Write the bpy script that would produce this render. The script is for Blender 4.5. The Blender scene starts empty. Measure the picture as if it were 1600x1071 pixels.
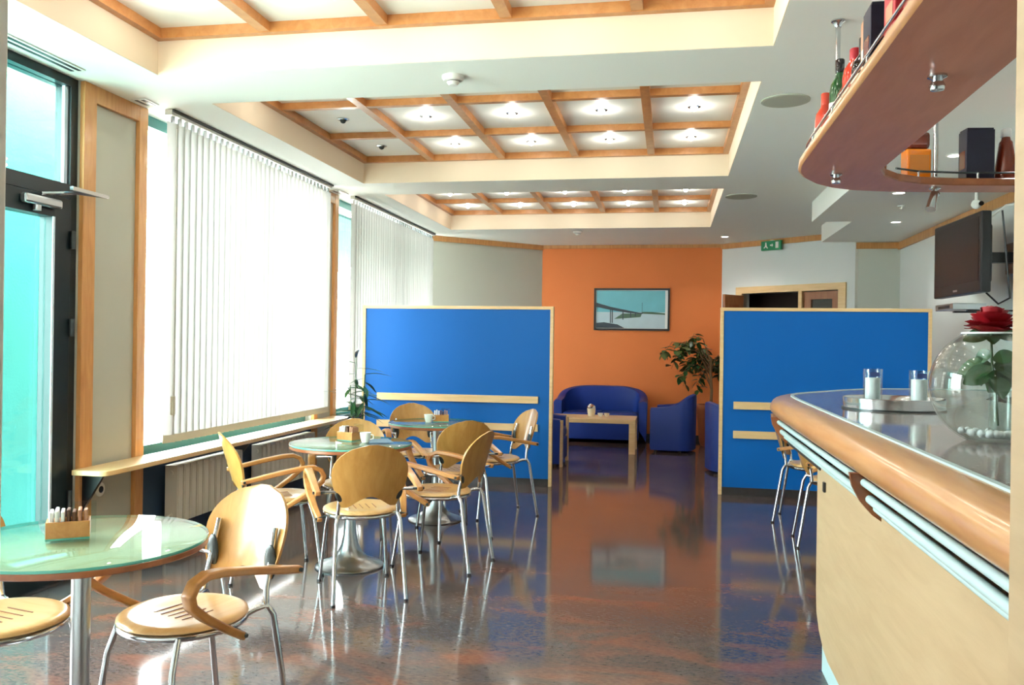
import bpy, bmesh, math, random
from mathutils import Vector, Matrix
random.seed(7)
S = bpy.context.scene
COL = S.collection
PI = math.pi

# ------------------------------------------------------------------ camera
CAM_H, YAW, PITCH, ROLL, FPX = 1.36, math.radians(10.49), math.radians(0.022), math.radians(0.819), 1330.0
cy, sy, cp, sp = math.cos(YAW), math.sin(YAW), math.cos(PITCH), math.sin(PITCH)
fwd = Vector((-sy*cp, cy*cp, sp)); rgt = Vector((cy, sy, 0)); upv = rgt.cross(fwd)
r2 = math.cos(ROLL)*rgt + math.sin(ROLL)*upv
u2 = -math.sin(ROLL)*rgt + math.cos(ROLL)*upv
cam = bpy.data.cameras.new('camera'); camo = bpy.data.objects.new('camera', cam); COL.objects.link(camo)
cam.sensor_width = 36; cam.sensor_fit = 'HORIZONTAL'; cam.lens = 36*FPX/1600; cam.clip_start = .02
m = Matrix((r2, u2, -fwd)).transposed().to_4x4(); m.translation = (0, 0, CAM_H)
camo.matrix_world = m
S.camera = camo

# ------------------------------------------------------------------ world, exposure
SKY = 19.0
LAMP_W = 1.4
w = bpy.data.worlds.new('sky'); S.world = w; w.use_nodes = True
bg = w.node_tree.nodes['Background']; bg.inputs[0].default_value = (.98, .99, 1.0, 1); bg.inputs[1].default_value = SKY
S.view_settings.view_transform = 'Standard'; S.view_settings.look = 'None'
S.view_settings.gamma = 1; S.view_settings.use_curve_mapping = False
S.view_settings.exposure = 0.70
S.cycles.use_denoising = True
S.cycles.max_bounces = 12; S.cycles.diffuse_bounces = 6; S.cycles.glossy_bounces = 4
S.cycles.transmission_bounces = 8; S.cycles.transparent_max_bounces = 12
S.cycles.caustics_reflective = False; S.cycles.caustics_refractive = False
S.cycles.sample_clamp_indirect = 8

# ------------------------------------------------------------------ materials
def srgb(r, g, b):
    f = lambda c: (c/255/12.92) if c/255 <= .04045 else ((c/255+.055)/1.055)**2.4
    return (f(r), f(g), f(b), 1)
def newmat(name):
    mt = bpy.data.materials.new(name); mt.use_nodes = True
    nt = mt.node_tree; return mt, nt, nt.nodes['Principled BSDF']
def plain(name, col, rough=.5, metal=0, coat=0, spec=.5, vary=0, vscale=6, bump=0, bscale=200, alpha=1):
    mt, nt, b = newmat(name)
    b.inputs['Base Color'].default_value = col; b.inputs['Roughness'].default_value = rough
    b.inputs['Metallic'].default_value = metal; b.inputs['Coat Weight'].default_value = coat
    b.inputs['Coat Roughness'].default_value = .06
    b.inputs['Specular IOR Level'].default_value = spec
    if vary or bump:
        tc = nt.nodes.new('ShaderNodeTexCoord')
    if vary:
        n = nt.nodes.new('ShaderNodeTexNoise'); n.inputs['Scale'].default_value = vscale; n.inputs['Detail'].default_value = 4
        nt.links.new(tc.outputs['Object'], n.inputs['Vector'])
        mx = nt.nodes.new('ShaderNodeMix'); mx.data_type = 'RGBA'
        mx.inputs[6].default_value = tuple(c*(1-vary) for c in col[:3])+(1,); mx.inputs[7].default_value = tuple(min(1, c*(1+vary)) for c in col[:3])+(1,)
        nt.links.new(n.outputs['Fac'], mx.inputs[0]); nt.links.new(mx.outputs[2], b.inputs['Base Color'])
    if bump:
        n2 = nt.nodes.new('ShaderNodeTexNoise'); n2.inputs['Scale'].default_value = bscale
        nt.links.new(tc.outputs['Object'], n2.inputs['Vector'])
        bp = nt.nodes.new('ShaderNodeBump'); bp.inputs['Strength'].default_value = bump; bp.inputs['Distance'].default_value = .004
        nt.links.new(n2.outputs['Fac'], bp.inputs['Height']); nt.links.new(bp.outputs['Normal'], b.inputs['Normal'])
    return mt
def wood(name, c1, c2, stretch=(1, 14, 14), scale=3, rough=.35, coat=.2):
    mt, nt, b = newmat(name)
    tc = nt.nodes.new('ShaderNodeTexCoord'); mp = nt.nodes.new('ShaderNodeMapping'); mp.inputs['Scale'].default_value = stretch
    n = nt.nodes.new('ShaderNodeTexNoise'); n.inputs['Scale'].default_value = scale; n.inputs['Detail'].default_value = 6; n.inputs['Roughness'].default_value = .6
    n.inputs['Distortion'].default_value = .6
    nt.links.new(tc.outputs['Object'], mp.inputs['Vector']); nt.links.new(mp.outputs['Vector'], n.inputs['Vector'])
    rp = nt.nodes.new('ShaderNodeValToRGB'); rp.color_ramp.elements[0].position = .3; rp.color_ramp.elements[1].position = .7
    rp.color_ramp.elements[0].color = c1; rp.color_ramp.elements[1].color = c2
    nt.links.new(n.outputs['Fac'], rp.inputs['Fac']); nt.links.new(rp.outputs['Color'], b.inputs['Base Color'])
    b.inputs['Roughness'].default_value = rough; b.inputs['Coat Weight'].default_value = coat; b.inputs['Coat Roughness'].default_value = .12
    return mt
def emit(name, col, st):
    mt, nt, b = newmat(name)
    b.inputs['Base Color'].default_value = (0, 0, 0, 1); b.inputs['Emission Color'].default_value = col; b.inputs['Emission Strength'].default_value = st
    return mt
def thin_glass(name, tint, refl=.04):
    mt = bpy.data.materials.new(name); mt.use_nodes = True; nt = mt.node_tree; nt.nodes.clear()
    o = nt.nodes.new('ShaderNodeOutputMaterial'); mx = nt.nodes.new('ShaderNodeMixShader')
    t = nt.nodes.new('ShaderNodeBsdfTransparent'); t.inputs[0].default_value = tint
    g = nt.nodes.new('ShaderNodeBsdfGlossy'); g.inputs['Roughness'].default_value = .01
    lw = nt.nodes.new('ShaderNodeLayerWeight'); lw.inputs[0].default_value = .5
    pw = nt.nodes.new('ShaderNodeMath'); pw.operation = 'POWER'; pw.inputs[1].default_value = 4.2
    ma = nt.nodes.new('ShaderNodeMath'); ma.operation = 'MULTIPLY_ADD'; ma.inputs[1].default_value = .85; ma.inputs[2].default_value = refl
    nt.links.new(lw.outputs['Facing'], pw.inputs[0]); nt.links.new(pw.outputs[0], ma.inputs[0]); nt.links.new(ma.outputs[0], mx.inputs[0])
    nt.links.new(t.outputs[0], mx.inputs[1]); nt.links.new(g.outputs[0], mx.inputs[2])
    nt.links.new(mx.outputs[0], o.inputs[0]); return mt
def slat_fabric(name, col):
    mt = bpy.data.materials.new(name); mt.use_nodes = True; nt = mt.node_tree; nt.nodes.clear()
    o = nt.nodes.new('ShaderNodeOutputMaterial'); mx = nt.nodes.new('ShaderNodeMixShader'); mx.inputs[0].default_value = .68
    d = nt.nodes.new('ShaderNodeBsdfDiffuse'); d.inputs[0].default_value = col
    t = nt.nodes.new('ShaderNodeBsdfTranslucent'); t.inputs[0].default_value = (.165, .163, .154, 1)
    nt.links.new(d.outputs[0], mx.inputs[1]); nt.links.new(t.outputs[0], mx.inputs[2]); nt.links.new(mx.outputs[0], o.inputs[0]); return mt

M = {}
M['ceiling'] = plain('ceiling_paint', srgb(244, 247, 242), .7)
M['cream'] = plain('cream_paint', srgb(218, 203, 178), .6)
M['tile'] = plain('coffer_panel_paint', srgb(228, 229, 222), .5)
M['grey_wall'] = plain('grey_wall_paint', srgb(194, 196, 184), .7, bump=.05)
M['white_wall'] = plain('white_wall_paint', srgb(222, 226, 224), .7, bump=.05)
M['orange'] = plain('orange_wall_paint', srgb(228, 126, 62), .65, bump=.1, vary=.05, vscale=2)
M['navy_wall'] = plain('dark_blue_wall_paint', srgb(40, 62, 86), .6)
M['beige_panel'] = plain('beige_panel', srgb(182, 180, 166), .6)
M['trim'] = wood('alder_trim', srgb(188, 126, 68), srgb(212, 156, 94), (12, 12, 1.2), 3)
M['beam'] = wood('alder_beam', srgb(172, 110, 56), srgb(194, 136, 80), (3, 3, 3), 5)
M['beech'] = wood('pale_beech', srgb(222, 182, 126), srgb(236, 202, 150), (1, 1, 12), 3)
M['bar_face'] = wood('bar_front_veneer', srgb(172, 147, 112), srgb(186, 163, 128), (4, 1.2, 9), 2.2, .4, .1)
M['nose'] = wood('lacquered_beech_edge', srgb(172, 120, 70), srgb(192, 145, 94), (12, 1, 12), 2.5, .3, .5)
M['ply'] = wood('honey_plywood', srgb(172, 124, 60), srgb(192, 146, 80), (10, 10, 1.2), 2.5, .3, .35)
M['ply_edge'] = wood('bentwood_arm', srgb(176, 116, 58), srgb(198, 142, 80), (6, 2, 6), 4, .32, .3)
M['seat'] = wood('seat_plywood', srgb(216, 166, 100), srgb(232, 192, 132), (10, 1.2, 10), 2.5, .28, .4)
M['shelf'] = wood('reddish_brown_veneer', srgb(170, 106, 80), srgb(184, 120, 94), (6, 1, 6), 3, .45, .1)
M['brown'] = wood('dark_brown_wood', srgb(130, 70, 36), srgb(156, 92, 52), (3, 3, 3), 4)
M['door_wood'] = wood('door_wood', srgb(140, 84, 48), srgb(166, 104, 62), (8, 8, 1), 3)
M['chrome'] = plain('chrome', srgb(206, 210, 214), .16, 1)
M['steel'] = plain('brushed_steel', srgb(188, 194, 198), .28, 1)
M['dark_metal'] = plain('dark_metal', srgb(70, 76, 76), .35, .8)
M['alu_dark'] = plain('dark_green_aluminium', srgb(8, 26, 30), .4, 0)
M['alu_pale'] = plain('pale_gasket', srgb(200, 214, 226), .4)
M['teal_frame'] = plain('teal_window_frame', srgb(30, 104, 100), .4)
M['blue'] = plain('blue_laminate', srgb(2, 96, 176), .5, spec=.25, vary=.04, vscale=3)
M['blue_leather'] = plain('blue_leatherette', srgb(18, 50, 132), .45, bump=.15, bscale=300)
M['plinth'] = plain('dark_stone_plinth', srgb(58, 54, 54), .25, vary=.2, vscale=30)
M['white'] = plain('white_plastic', srgb(236, 236, 230), .45)
M['radiator'] = plain('radiator_enamel', srgb(214, 206, 190), .4)
M['black'] = plain('black_plastic', srgb(22, 22, 26), .35)
M['screen'] = plain('tv_screen', srgb(26, 25, 27), .3, spec=.3)
M['mint'] = plain('pale_mint_tube', srgb(178, 202, 202), .3)
M['mint_kick'] = plain('pale_kickboard', srgb(176, 206, 210), .35)
M['grille'] = plain('grille_grey', srgb(176, 176, 160), .7)
M['green_sign'] = plain('green_sign', srgb(30, 140, 92), .5)
M['leaf'] = plain('green_leaf', srgb(52, 98, 44), .4, vary=.35, vscale=9)
M['leaf_dark'] = plain('dark_green_leaf', srgb(36, 78, 40), .35, vary=.3, vscale=9)
M['leaf_var'] = plain('variegated_leaf', srgb(92, 104, 52), .45, vary=.5, vscale=12)
M['bark'] = plain('bark', srgb(120, 92, 62), .8, vary=.2)
M['terracotta'] = plain('terracotta', srgb(168, 92, 52), .7, vary=.1)
M['rose'] = plain('red_petal', srgb(146, 6, 22), .55, vary=.25, vscale=14)
M['navy_box'] = plain('navy_carton', srgb(16, 14, 40), .55, vary=.4, vscale=20)
M['red_box'] = plain('red_carton', srgb(168, 24, 40), .45)
M['carton'] = plain('brown_carton', srgb(176, 128, 100), .6, vary=.15)
M['amber'] = plain('amber_spirit', srgb(232, 128, 24), .08, spec=.6)
M['dark_amber'] = plain('dark_amber_spirit', srgb(110, 38, 16), .08, spec=.6)
M['green_glass'] = plain('green_bottle_glass', srgb(28, 74, 34), .08, spec=.6)
M['red_glass'] = plain('red_bottle_glass', srgb(190, 56, 36), .1, spec=.6)
M['black_glass'] = plain('dark_bottle_glass', srgb(26, 18, 20), .08, spec=.6)
M['label'] = plain('paper_label', srgb(226, 214, 190), .6)
M['paper'] = plain('white_paper', srgb(240, 240, 238), .7)
M['coffee_paper'] = plain('brown_paper', srgb(92, 58, 38), .6)
M['frost'] = plain('frosted_glass', srgb(226, 232, 236), .35, spec=.6)
M['glass'] = thin_glass('clear_glass', (.93, .96, .95, 1))
M['pane'] = thin_glass('window_pane', (.95, .985, .98, 1))
M['door_pane'] = thin_glass('tinted_door_pane', (.72, .95, .92, 1))
M['table_glass'] = thin_glass('table_glass', (.86, .95, .92, 1))
M['glass_edge'] = plain('green_glass_edge', srgb(92, 168, 152), .15)
M['table_top'] = plain('pale_table_laminate', srgb(212, 208, 176), .35)
M['slat'] = slat_fabric('blind_fabric', srgb(250, 249, 242))
M['slat_hem'] = plain('blind_weight', srgb(196, 192, 172), .6)
M['teal_wall'] = plain('teal_render', srgb(92, 160, 160), .9, vary=.12, vscale=5, bump=.4, bscale=60)
M['paving'] = plain('outdoor_paving', srgb(206, 204, 196), .9)
M['dark'] = plain('dark_recess', srgb(34, 26, 24), .7)
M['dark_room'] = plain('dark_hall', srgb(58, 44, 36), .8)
M['lamp_glow'] = emit('halogen_glow', (1, .90, .74, 1), 26)
M['down_glow'] = emit('downlight_glow', (1, .95, .86, 1), 9)
M['pic_sky'] = plain('print_sky', srgb(112, 190, 204), .35, vary=.14, vscale=5)
M['pic_water'] = plain('print_water', srgb(186, 208, 216), .35, vary=.1, vscale=6)
M['pic_dark'] = plain('print_dark', srgb(48, 62, 74), .4)
M['pic_green'] = plain('print_green', srgb(74, 104, 84), .4)

def floor_mat():
    mt, nt, b = newmat('polished_granite')
    tc = nt.nodes.new('ShaderNodeTexCoord')
    mp = nt.nodes.new('ShaderNodeMapping'); mp.inputs['Rotation'].default_value = (0, 0, .5); mp.inputs['Scale'].default_value = (1, 2.2, 1)
    nt.links.new(tc.outputs['Object'], mp.inputs['Vector'])
    n1 = nt.nodes.new('ShaderNodeTexNoise'); n1.inputs['Scale'].default_value = 1.7; n1.inputs['Detail'].default_value = 6; n1.inputs['Distortion'].default_value = 1.2
    n2 = nt.nodes.new('ShaderNodeTexNoise'); n2.inputs['Scale'].default_value = 34; n2.inputs['Detail'].default_value = 5; n2.inputs['Roughness'].default_value = .7
    nt.links.new(mp.outputs['Vector'], n1.inputs['Vector']); nt.links.new(mp.outputs['Vector'], n2.inputs['Vector'])
    r1 = nt.nodes.new('ShaderNodeValToRGB'); e = r1.color_ramp.elements
    e[0].position = .32; e[0].color = srgb(62, 66, 74); e[1].position = .68; e[1].color = srgb(124, 76, 60)
    k = r1.color_ramp.elements.new(.5); k.color = srgb(82, 70, 68)
    r2_ = nt.nodes.new('ShaderNodeValToRGB'); e = r2_.color_ramp.elements
    e[0].position = .34; e[0].color = srgb(36, 34, 38); e[1].position = .66; e[1].color = srgb(134, 112, 100)
    nt.links.new(n1.outputs['Fac'], r1.inputs['Fac']); nt.links.new(n2.outputs['Fac'], r2_.inputs['Fac'])
    mx = nt.nodes.new('ShaderNodeMix'); mx.data_type = 'RGBA'; mx.inputs[0].default_value = .28
    nt.links.new(r1.outputs['Color'], mx.inputs[6]); nt.links.new(r2_.outputs['Color'], mx.inputs[7])
    nt.links.new(mx.outputs[2], b.inputs['Base Color'])
    b.inputs['Roughness'].default_value = .09; b.inputs['IOR'].default_value = 1.47
    return mt
M['floor'] = floor_mat()
def stone_mat():
    mt, nt, b = newmat('bar_stone')
    tc = nt.nodes.new('ShaderNodeTexCoord'); n = nt.nodes.new('ShaderNodeTexNoise'); n.inputs['Scale'].default_value = 90; n.inputs['Detail'].default_value = 4
    nt.links.new(tc.outputs['Object'], n.inputs['Vector'])
    r = nt.nodes.new('ShaderNodeValToRGB'); r.color_ramp.elements[0].position = .35; r.color_ramp.elements[1].position = .7
    r.color_ramp.elements[0].color = srgb(112, 108, 108); r.color_ramp.elements[1].color = srgb(176, 168, 162)
    nt.links.new(n.outputs['Fac'], r.inputs['Fac']); nt.links.new(r.outputs['Color'], b.inputs['Base Color'])
    b.inputs['Roughness'].default_value = .08; b.inputs['IOR'].default_value = 1.6
    return mt
M['stone'] = stone_mat()

# ------------------------------------------------------------------ mesh helpers
class MB:
    def __init__(s): s.v = []; s.f = []
    def add(s, vs, fs):
        o = len(s.v); s.v += [Vector(p) for p in vs]; s.f += [[i+o for i in f] for f in fs]; return s
    def box(s, x0, x1, y0, y1, z0, z1):
        return s.add([(x0, y0, z0), (x1, y0, z0), (x1, y1, z0), (x0, y1, z0), (x0, y0, z1), (x1, y0, z1), (x1, y1, z1), (x0, y1, z1)],
                     [(0, 3, 2, 1), (4, 5, 6, 7), (0, 1, 5, 4), (1, 2, 6, 5), (2, 3, 7, 6), (3, 0, 4, 7)])
    def wallseg(s, a, b, t, z0, z1):      # vertical slab from a to b (plan), thickness t to the left of a->b
        a = Vector(a); b = Vector(b); d = (b-a).normalized(); n = Vector((-d.y, d.x))*t
        return s.prism([a, b, b+n, a+n], z0, z1)
    def prism(s, poly, z0, z1, mp=None):
        n = len(poly); mp = mp or (lambda x, y, z: (x, y, z))
        vs = [mp(p[0], p[1], z0) for p in poly]+[mp(p[0], p[1], z1) for p in poly]
        return s.add(vs, [list(range(n))[::-1], list(range(n, 2*n))]+[(i, (i+1) % n, n+(i+1) % n, n+i) for i in range(n)])
    def lathe(s, prof, n=24, c=(0, 0, 0), cap=True):
        vs = []; fs = []; k = len(prof)
        for i in range(n):
            a = 2*PI*i/n
            for r, z in prof: vs.append((c[0]+r*math.cos(a), c[1]+r*math.sin(a), c[2]+z))
        for i in range(n):
            for j in range(k-1): fs.append((i*k+j, ((i+1) % n)*k+j, ((i+1) % n)*k+j+1, i*k+j+1))
        if cap:
            if prof[0][0] > 1e-5: fs.append([i*k for i in range(n)][::-1])
            if prof[-1][0] > 1e-5: fs.append([i*k+k-1 for i in range(n)])
        return s.add(vs, fs)
    def tube(s, pts, r, n=8, closed=False):
        pts = [Vector(p) for p in pts]; k = len(pts); rs = r if isinstance(r, (list, tuple)) else [r]*k
        vs = []; fs = []; nrm = None
        for i, p in enumerate(pts):
            if closed: t = (pts[(i+1) % k]-pts[i-1]).normalized()
            else: t = (pts[min(i+1, k-1)]-pts[max(i-1, 0)]).normalized()
            if nrm is None:
                nrm = t.orthogonal().normalized()
            nrm = (nrm-t*nrm.dot(t)).normalized(); b = t.cross(nrm)
            for j in range(n):
                a = 2*PI*j/n; vs.append(p+(nrm*math.cos(a)+b*math.sin(a))*rs[i])
        for i in range(k if closed else k-1):
            for j in range(n): fs.append((i*n+j, i*n+(j+1) % n, ((i+1) % k)*n+(j+1) % n, ((i+1) % k)*n+j))
        if not closed: fs.append(list(range(n))[::-1]); fs.append([(k-1)*n+j for j in range(n)])
        return s.add(vs, fs)
    def ribbon(s, pts, w, t, side):     # flat strip of width w (along 'side') and thickness t along a path
        pts = [Vector(p) for p in pts]; side = Vector(side).normalized(); vs = []; fs = []; k = len(pts)
        ws = w if isinstance(w, (list, tuple)) else [w]*k
        for i, p in enumerate(pts):
            tg = (pts[min(i+1, k-1)]-pts[max(i-1, 0)]).normalized(); nn = tg.cross(side).normalized()
            for a, b in ((-1, -1), (1, -1), (1, 1), (-1, 1)): vs.append(p+side*a*ws[i]/2+nn*b*t/2)
        for i in range(k-1):
            for j in range(4): fs.append((i*4+j, i*4+(j+1) % 4, (i+1)*4+(j+1) % 4, (i+1)*4+j))
        fs.append((3, 2, 1, 0)); fs.append([(k-1)*4+j for j in range(4)])
        return s.add(vs, fs)
    def sweep(s, path, prof):           # path: plan points, prof: (outward offset, z); outward = left of the path direction
        path = [Vector(p) for p in path]; k = len(path); n = len(prof); vs = []; fs = []
        for i, p in enumerate(path):
            t = (path[min(i+1, k-1)]-path[max(i-1, 0)]).normalized(); o = Vector((-t.y, t.x))
            for a, z in prof: q = p+o*a; vs.append((q.x, q.y, z))
        for i in range(k-1):
            for j in range(n): fs.append((i*n+j, i*n+(j+1) % n, (i+1)*n+(j+1) % n, (i+1)*n+j))
        fs.append(list(range(n))); fs.append([(k-1)*n+j for j in range(n)][::-1])
        return s.add(vs, fs)
    def ball(s, c, rx, ry=None, rz=None, n=14, k=8):
        ry = ry or rx; rz = rz or rx
        vs = [(c[0], c[1], c[2]-rz)]; fs = []
        for j in range(1, k):
            t = -PI/2+PI*j/k
            for i in range(n): a = 2*PI*i/n; vs.append((c[0]+rx*math.cos(t)*math.cos(a), c[1]+ry*math.cos(t)*math.sin(a), c[2]+rz*math.sin(t)))
        vs.append((c[0], c[1], c[2]+rz)); L = len(vs)-1
        for i in range(n):
            fs.append((0, 1+(i+1) % n, 1+i)); fs.append((L, 1+(k-2)*n+i, 1+(k-2)*n+(i+1) % n))
            for j in range(k-2): fs.append((1+j*n+i, 1+j*n+(i+1) % n, 1+(j+1)*n+(i+1) % n, 1+(j+1)*n+i))
        return s.add(vs, fs)
    def xf(s, mat):
        s.v = [mat @ p for p in s.v]; return s
    def mesh(s, name, smooth=None):
        me = bpy.data.meshes.new(name); me.from_pydata([tuple(p) for p in s.v], [], s.f)
        bm = bmesh.new(); bm.from_mesh(me); bmesh.ops.recalc_face_normals(bm, faces=bm.faces); bm.to_mesh(me); bm.free()
        if smooth is not None:
            me.shade_smooth(); me.set_sharp_from_angle(angle=math.radians(smooth))
        me.update(); return me
    def build(s, name, mat, parent=None, smooth=None, bevel=0, loc=None, label=None):
        me = s.mesh(name, smooth); me.materials.append(M[mat] if isinstance(mat, str) else mat)
        o = bpy.data.objects.new(name, me); COL.objects.link(o)
        if parent: o.parent = parent
        if loc: o.location = loc
        if label: o['label'] = label
        if bevel:
            b = o.modifiers.new('bevel', 'BEVEL'); b.width = bevel; b.segments = 2; b.limit_method = 'ANGLE'
        return o
def tag(o, label=None, cat=None, group=None, kind=None):
    if label: o['label'] = label
    if cat: o['category'] = cat
    if group: o['group'] = group
    if kind: o['kind'] = kind
    return o
def thing(name, label, cat, loc=(0, 0, 0), rz=0, group=None):
    o = bpy.data.objects.new(name, None); COL.objects.link(o); o.location = loc; o.rotation_euler = (0, 0, rz)
    o.empty_display_size = .1
    return tag(o, label, cat, group)
def struct(o): o['kind'] = 'structure'; return o
def structroot(name, loc=(0, 0, 0)):
    o = bpy.data.objects.new(name, None); COL.objects.link(o); o.location = loc; return struct(o)
def copy_tree(o, parent=None):
    c = o.copy(); COL.objects.link(c); c.parent = parent
    for ch in o.children: copy_tree(ch, c)
    return c
def inst(me, name, parent, loc=(0, 0, 0), rot=(0, 0, 0), scale=(1, 1, 1)):
    o = bpy.data.objects.new(name, me); COL.objects.link(o); o.parent = parent
    o.location = loc; o.rotation_euler = rot; o.scale = scale; return o
def heading(d): return math.atan2(-d[0], d[1])
def arc(cx, cy, r, a0, a1, n): return [(cx+r*math.cos(math.radians(a0+(a1-a0)*i/n)), cy+r*math.sin(math.radians(a0+(a1-a0)*i/n))) for i in range(n+1)]
ORD = ['first', 'second', 'third', 'fourth', 'fifth']

# ------------------------------------------------------------------ room constants
ZC = 2.81; XW = -3.30; XR = 2.66; ZS = 2.61
CX0, CX1 = -2.80, .475
COFF = [(1.61, 4.26), (4.82, 7.47), (8.06, 10.67)]
REC = .24

# ------------------------------------------------------------------ floor and ceiling
struct(MB().box(-3.45, 3.6, -1.6, 13.6, -.12, 0).build('floor', 'floor'))
cb = MB()
cb.box(-3.6, CX0, -1.6, 13.6, ZC, ZC+REC); cb.box(CX1, 3.6, -1.6, 13.6, ZC, ZC+REC)
prev = -1.6
for a, b in COFF+[(13.6, 13.6)]:
    cb.box(CX0, CX1, prev, a, ZC, ZC+REC); prev = b
ceil = struct(cb.build('ceiling', 'ceiling'))
for ci, (y0, y1) in enumerate(COFF):
    e = .004
    for nm, bx in (('coffer_side', (CX0, CX0+e, y0, y1)), ('coffer_side', (CX1-e, CX1, y0, y1)), ('coffer_side', (CX0, CX1, y0, y0+e)), ('coffer_side', (CX0, CX1, y1-e, y1))):
        MB().box(*bx, ZC+.001, ZC+REC).build(nm, 'cream', ceil)
    zt = ZC+REC; bw = .05; zb = ZC+.185
    for bx in ((CX0+e, CX0+bw, y0+e, y1-e), (CX1-bw, CX1-e, y0+e, y1-e), (CX0+bw, CX1-bw, y0+e, y0+bw), (CX0+bw, CX1-bw, y1-bw, y1-e)):
        MB().box(*bx, zb, zt).build('coffer_trim', 'beam', ceil)
    dx = (CX1-CX0)/5; dy = (y1-y0)/3
    for i in range(1, 5):
        x = CX0+dx*i; MB().box(x-.03, x+.03, y0+bw, y1-bw, zb+.004, zt).build('coffer_beam', 'beam', ceil)
    for j in range(1, 3):
        y = y0+dy*j
        for i in range(5):
            xa = CX0+dx*i+(bw if i == 0 else .03); xb = CX0+dx*(i+1)-(bw if i == 4 else .03)
            MB().box(xa, xb, y-.025, y+.025, zb+.008, zt).build('coffer_cross_beam', 'beam', ceil)
    for i in range(5):
        for j in range(3):
            MB().box(CX0+dx*i+.004, CX0+dx*(i+1)-.004, y0+dy*j+.004, y0+dy*(j+1)-.004, zt, zt+.03).build('ceiling_panel', 'tile', ceil)
MB().box(CX0-.2, CX1+.2, 1.3, 11, ZC+REC+.03, ZC+REC+.06).build('ceiling_backing', 'ceiling', ceil)
# stepped soffit over the bar side
sof = struct(MB().prism([(1.38, 1.1), (1.38, 8.9), (1.757, 8.9), (1.757, 10.62), (XR, 10.62), (XR, 1.1)], ZS, ZC-.001).build('ceiling_soffit', 'ceiling'))

# recessed halogen lamps in the coffers
lampme = {}
lampme['ring'] = MB().lathe([(.034, 0), (.046, 0), (.046, -.006), (.034, -.010)], 20, cap=False).mesh('lamp_ring', 40); lampme['ring'].materials.append(M['chrome'])
lampme['bulb'] = MB().lathe([(.022, 0), (.024, -.014), (.016, -.030), (.0, -.036)], 16).mesh('lamp_bulb', 60); lampme['bulb'].materials.append(M['lamp_glow'])
lampme['off'] = MB().lathe([(.022, 0), (.024, -.014), (.016, -.030), (.0, -.036)], 16).mesh('lamp_bulb_unlit', 60); lampme['off'].materials.append(M['dark_metal'])
def point_light(parent, z, watt, rad=.02, col=(1, .96, .89)):
    ld = bpy.data.lights.new('lamp_light', 'POINT'); ld.energy = watt; ld.color = col; ld.shadow_soft_size = rad
    lo = bpy.data.objects.new('lamp_light', ld); COL.objects.link(lo); lo.parent = parent; lo.location = (0, 0, z)
for ci, (y0, y1) in enumerate(COFF):
    for i in range(5):
        for j in range(3):
            x = CX0+(i+.5)*(CX1-CX0)/5; y = y0+(j+.5)*(y1-y0)/3
            off = ci == 1 and i == 0 and j in (1, 2)
            t = thing('ceiling_lamp', '%s halogen ceiling lamp, %s column from the windows, %s row of the %s coffer' % ('unlit' if off else 'glowing', ORD[i], ['near', 'middle', 'far'][j], ['nearest', 'middle', 'farthest'][ci]), 'lamp', (x, y, ZC+REC), 0, 'halogen lamps in the ceiling coffers')
            inst(lampme['ring'], 'ring', t); inst(lampme['off' if off else 'bulb'], 'bulb', t)
            if not off: point_light(t, -.075, LAMP_W, .02)

# ------------------------------------------------------------------ window wall
wl = MB(); T = .14
wl.box(XW-T, XW, 4.29, 4.88, 0, ZC)                     # pier beside the door
wl.box(XW-T, XW, 7.52, 8.05, 0, ZC)                     # pier between the windows
wl.box(XW-T, XW, 11.1, 13.5, 0, ZC)
wl.box(XW-T, XW, -1.6, 1.6, 0, ZC)
wall_left = struct(wl.build('wall_left', 'beige_panel'))
for a, b in ((4.88, 7.52), (8.05, 11.1)):
    MB().box(XW-T, XW-.001, a, b, 0, .585).build('low_wall', 'navy_wall', wall_left)
for ya, yb in ((4.29, 4.395), (4.80, 4.885), (7.515, 7.60), (7.965, 8.055)):
    MB().box(XW, XW+.03, ya, yb, 0, ZC-.001).build('post_trim', 'trim', wall_left, bevel=.003)
for ya, yb in ((4.395, 4.80), (7.60, 7.965)):
    MB().box(XW, XW+.028, ya, yb, ZC-.10, ZC-.001).build('head_trim', 'trim', wall_left, bevel=.003)
def window(name, y0, y1, z0=.585, z1=ZC, n=2):
    r = structroot(name, (XW-.09, (y0+y1)/2, z0)); h = z1-z0; L = y1-y0
    fr = [(-L/2, L/2, 0, .07), (-L/2, L/2, h-.07, h)]
    for a, b, c, d in fr: MB().box(-.03, .03, a, b, c, d).build('window_rail', 'teal_frame', r)
    for i in range(n+1):
        c = -L/2+.03+(L-.06)*i/n; MB().box(-.03, .03, c-.03, c+.03, .07, h-.07).build('window_mullion', 'teal_frame', r)
    for i in range(n):
        a = -L/2+.06+(L-.06)*i/n; b = -L/2+(L-.06)*(i+1)/n
        MB().box(-.004, .004, a, b, .07, h-.07).build('window_pane', 'pane', r)
    return r
window('window_1', 4.88, 7.52); window('window_2', 8.05, 11.1); window('window_unseen', 1.6, 3.18, .02, ZC, 1)  # last window is out of view, added to let in more daylight

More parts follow.
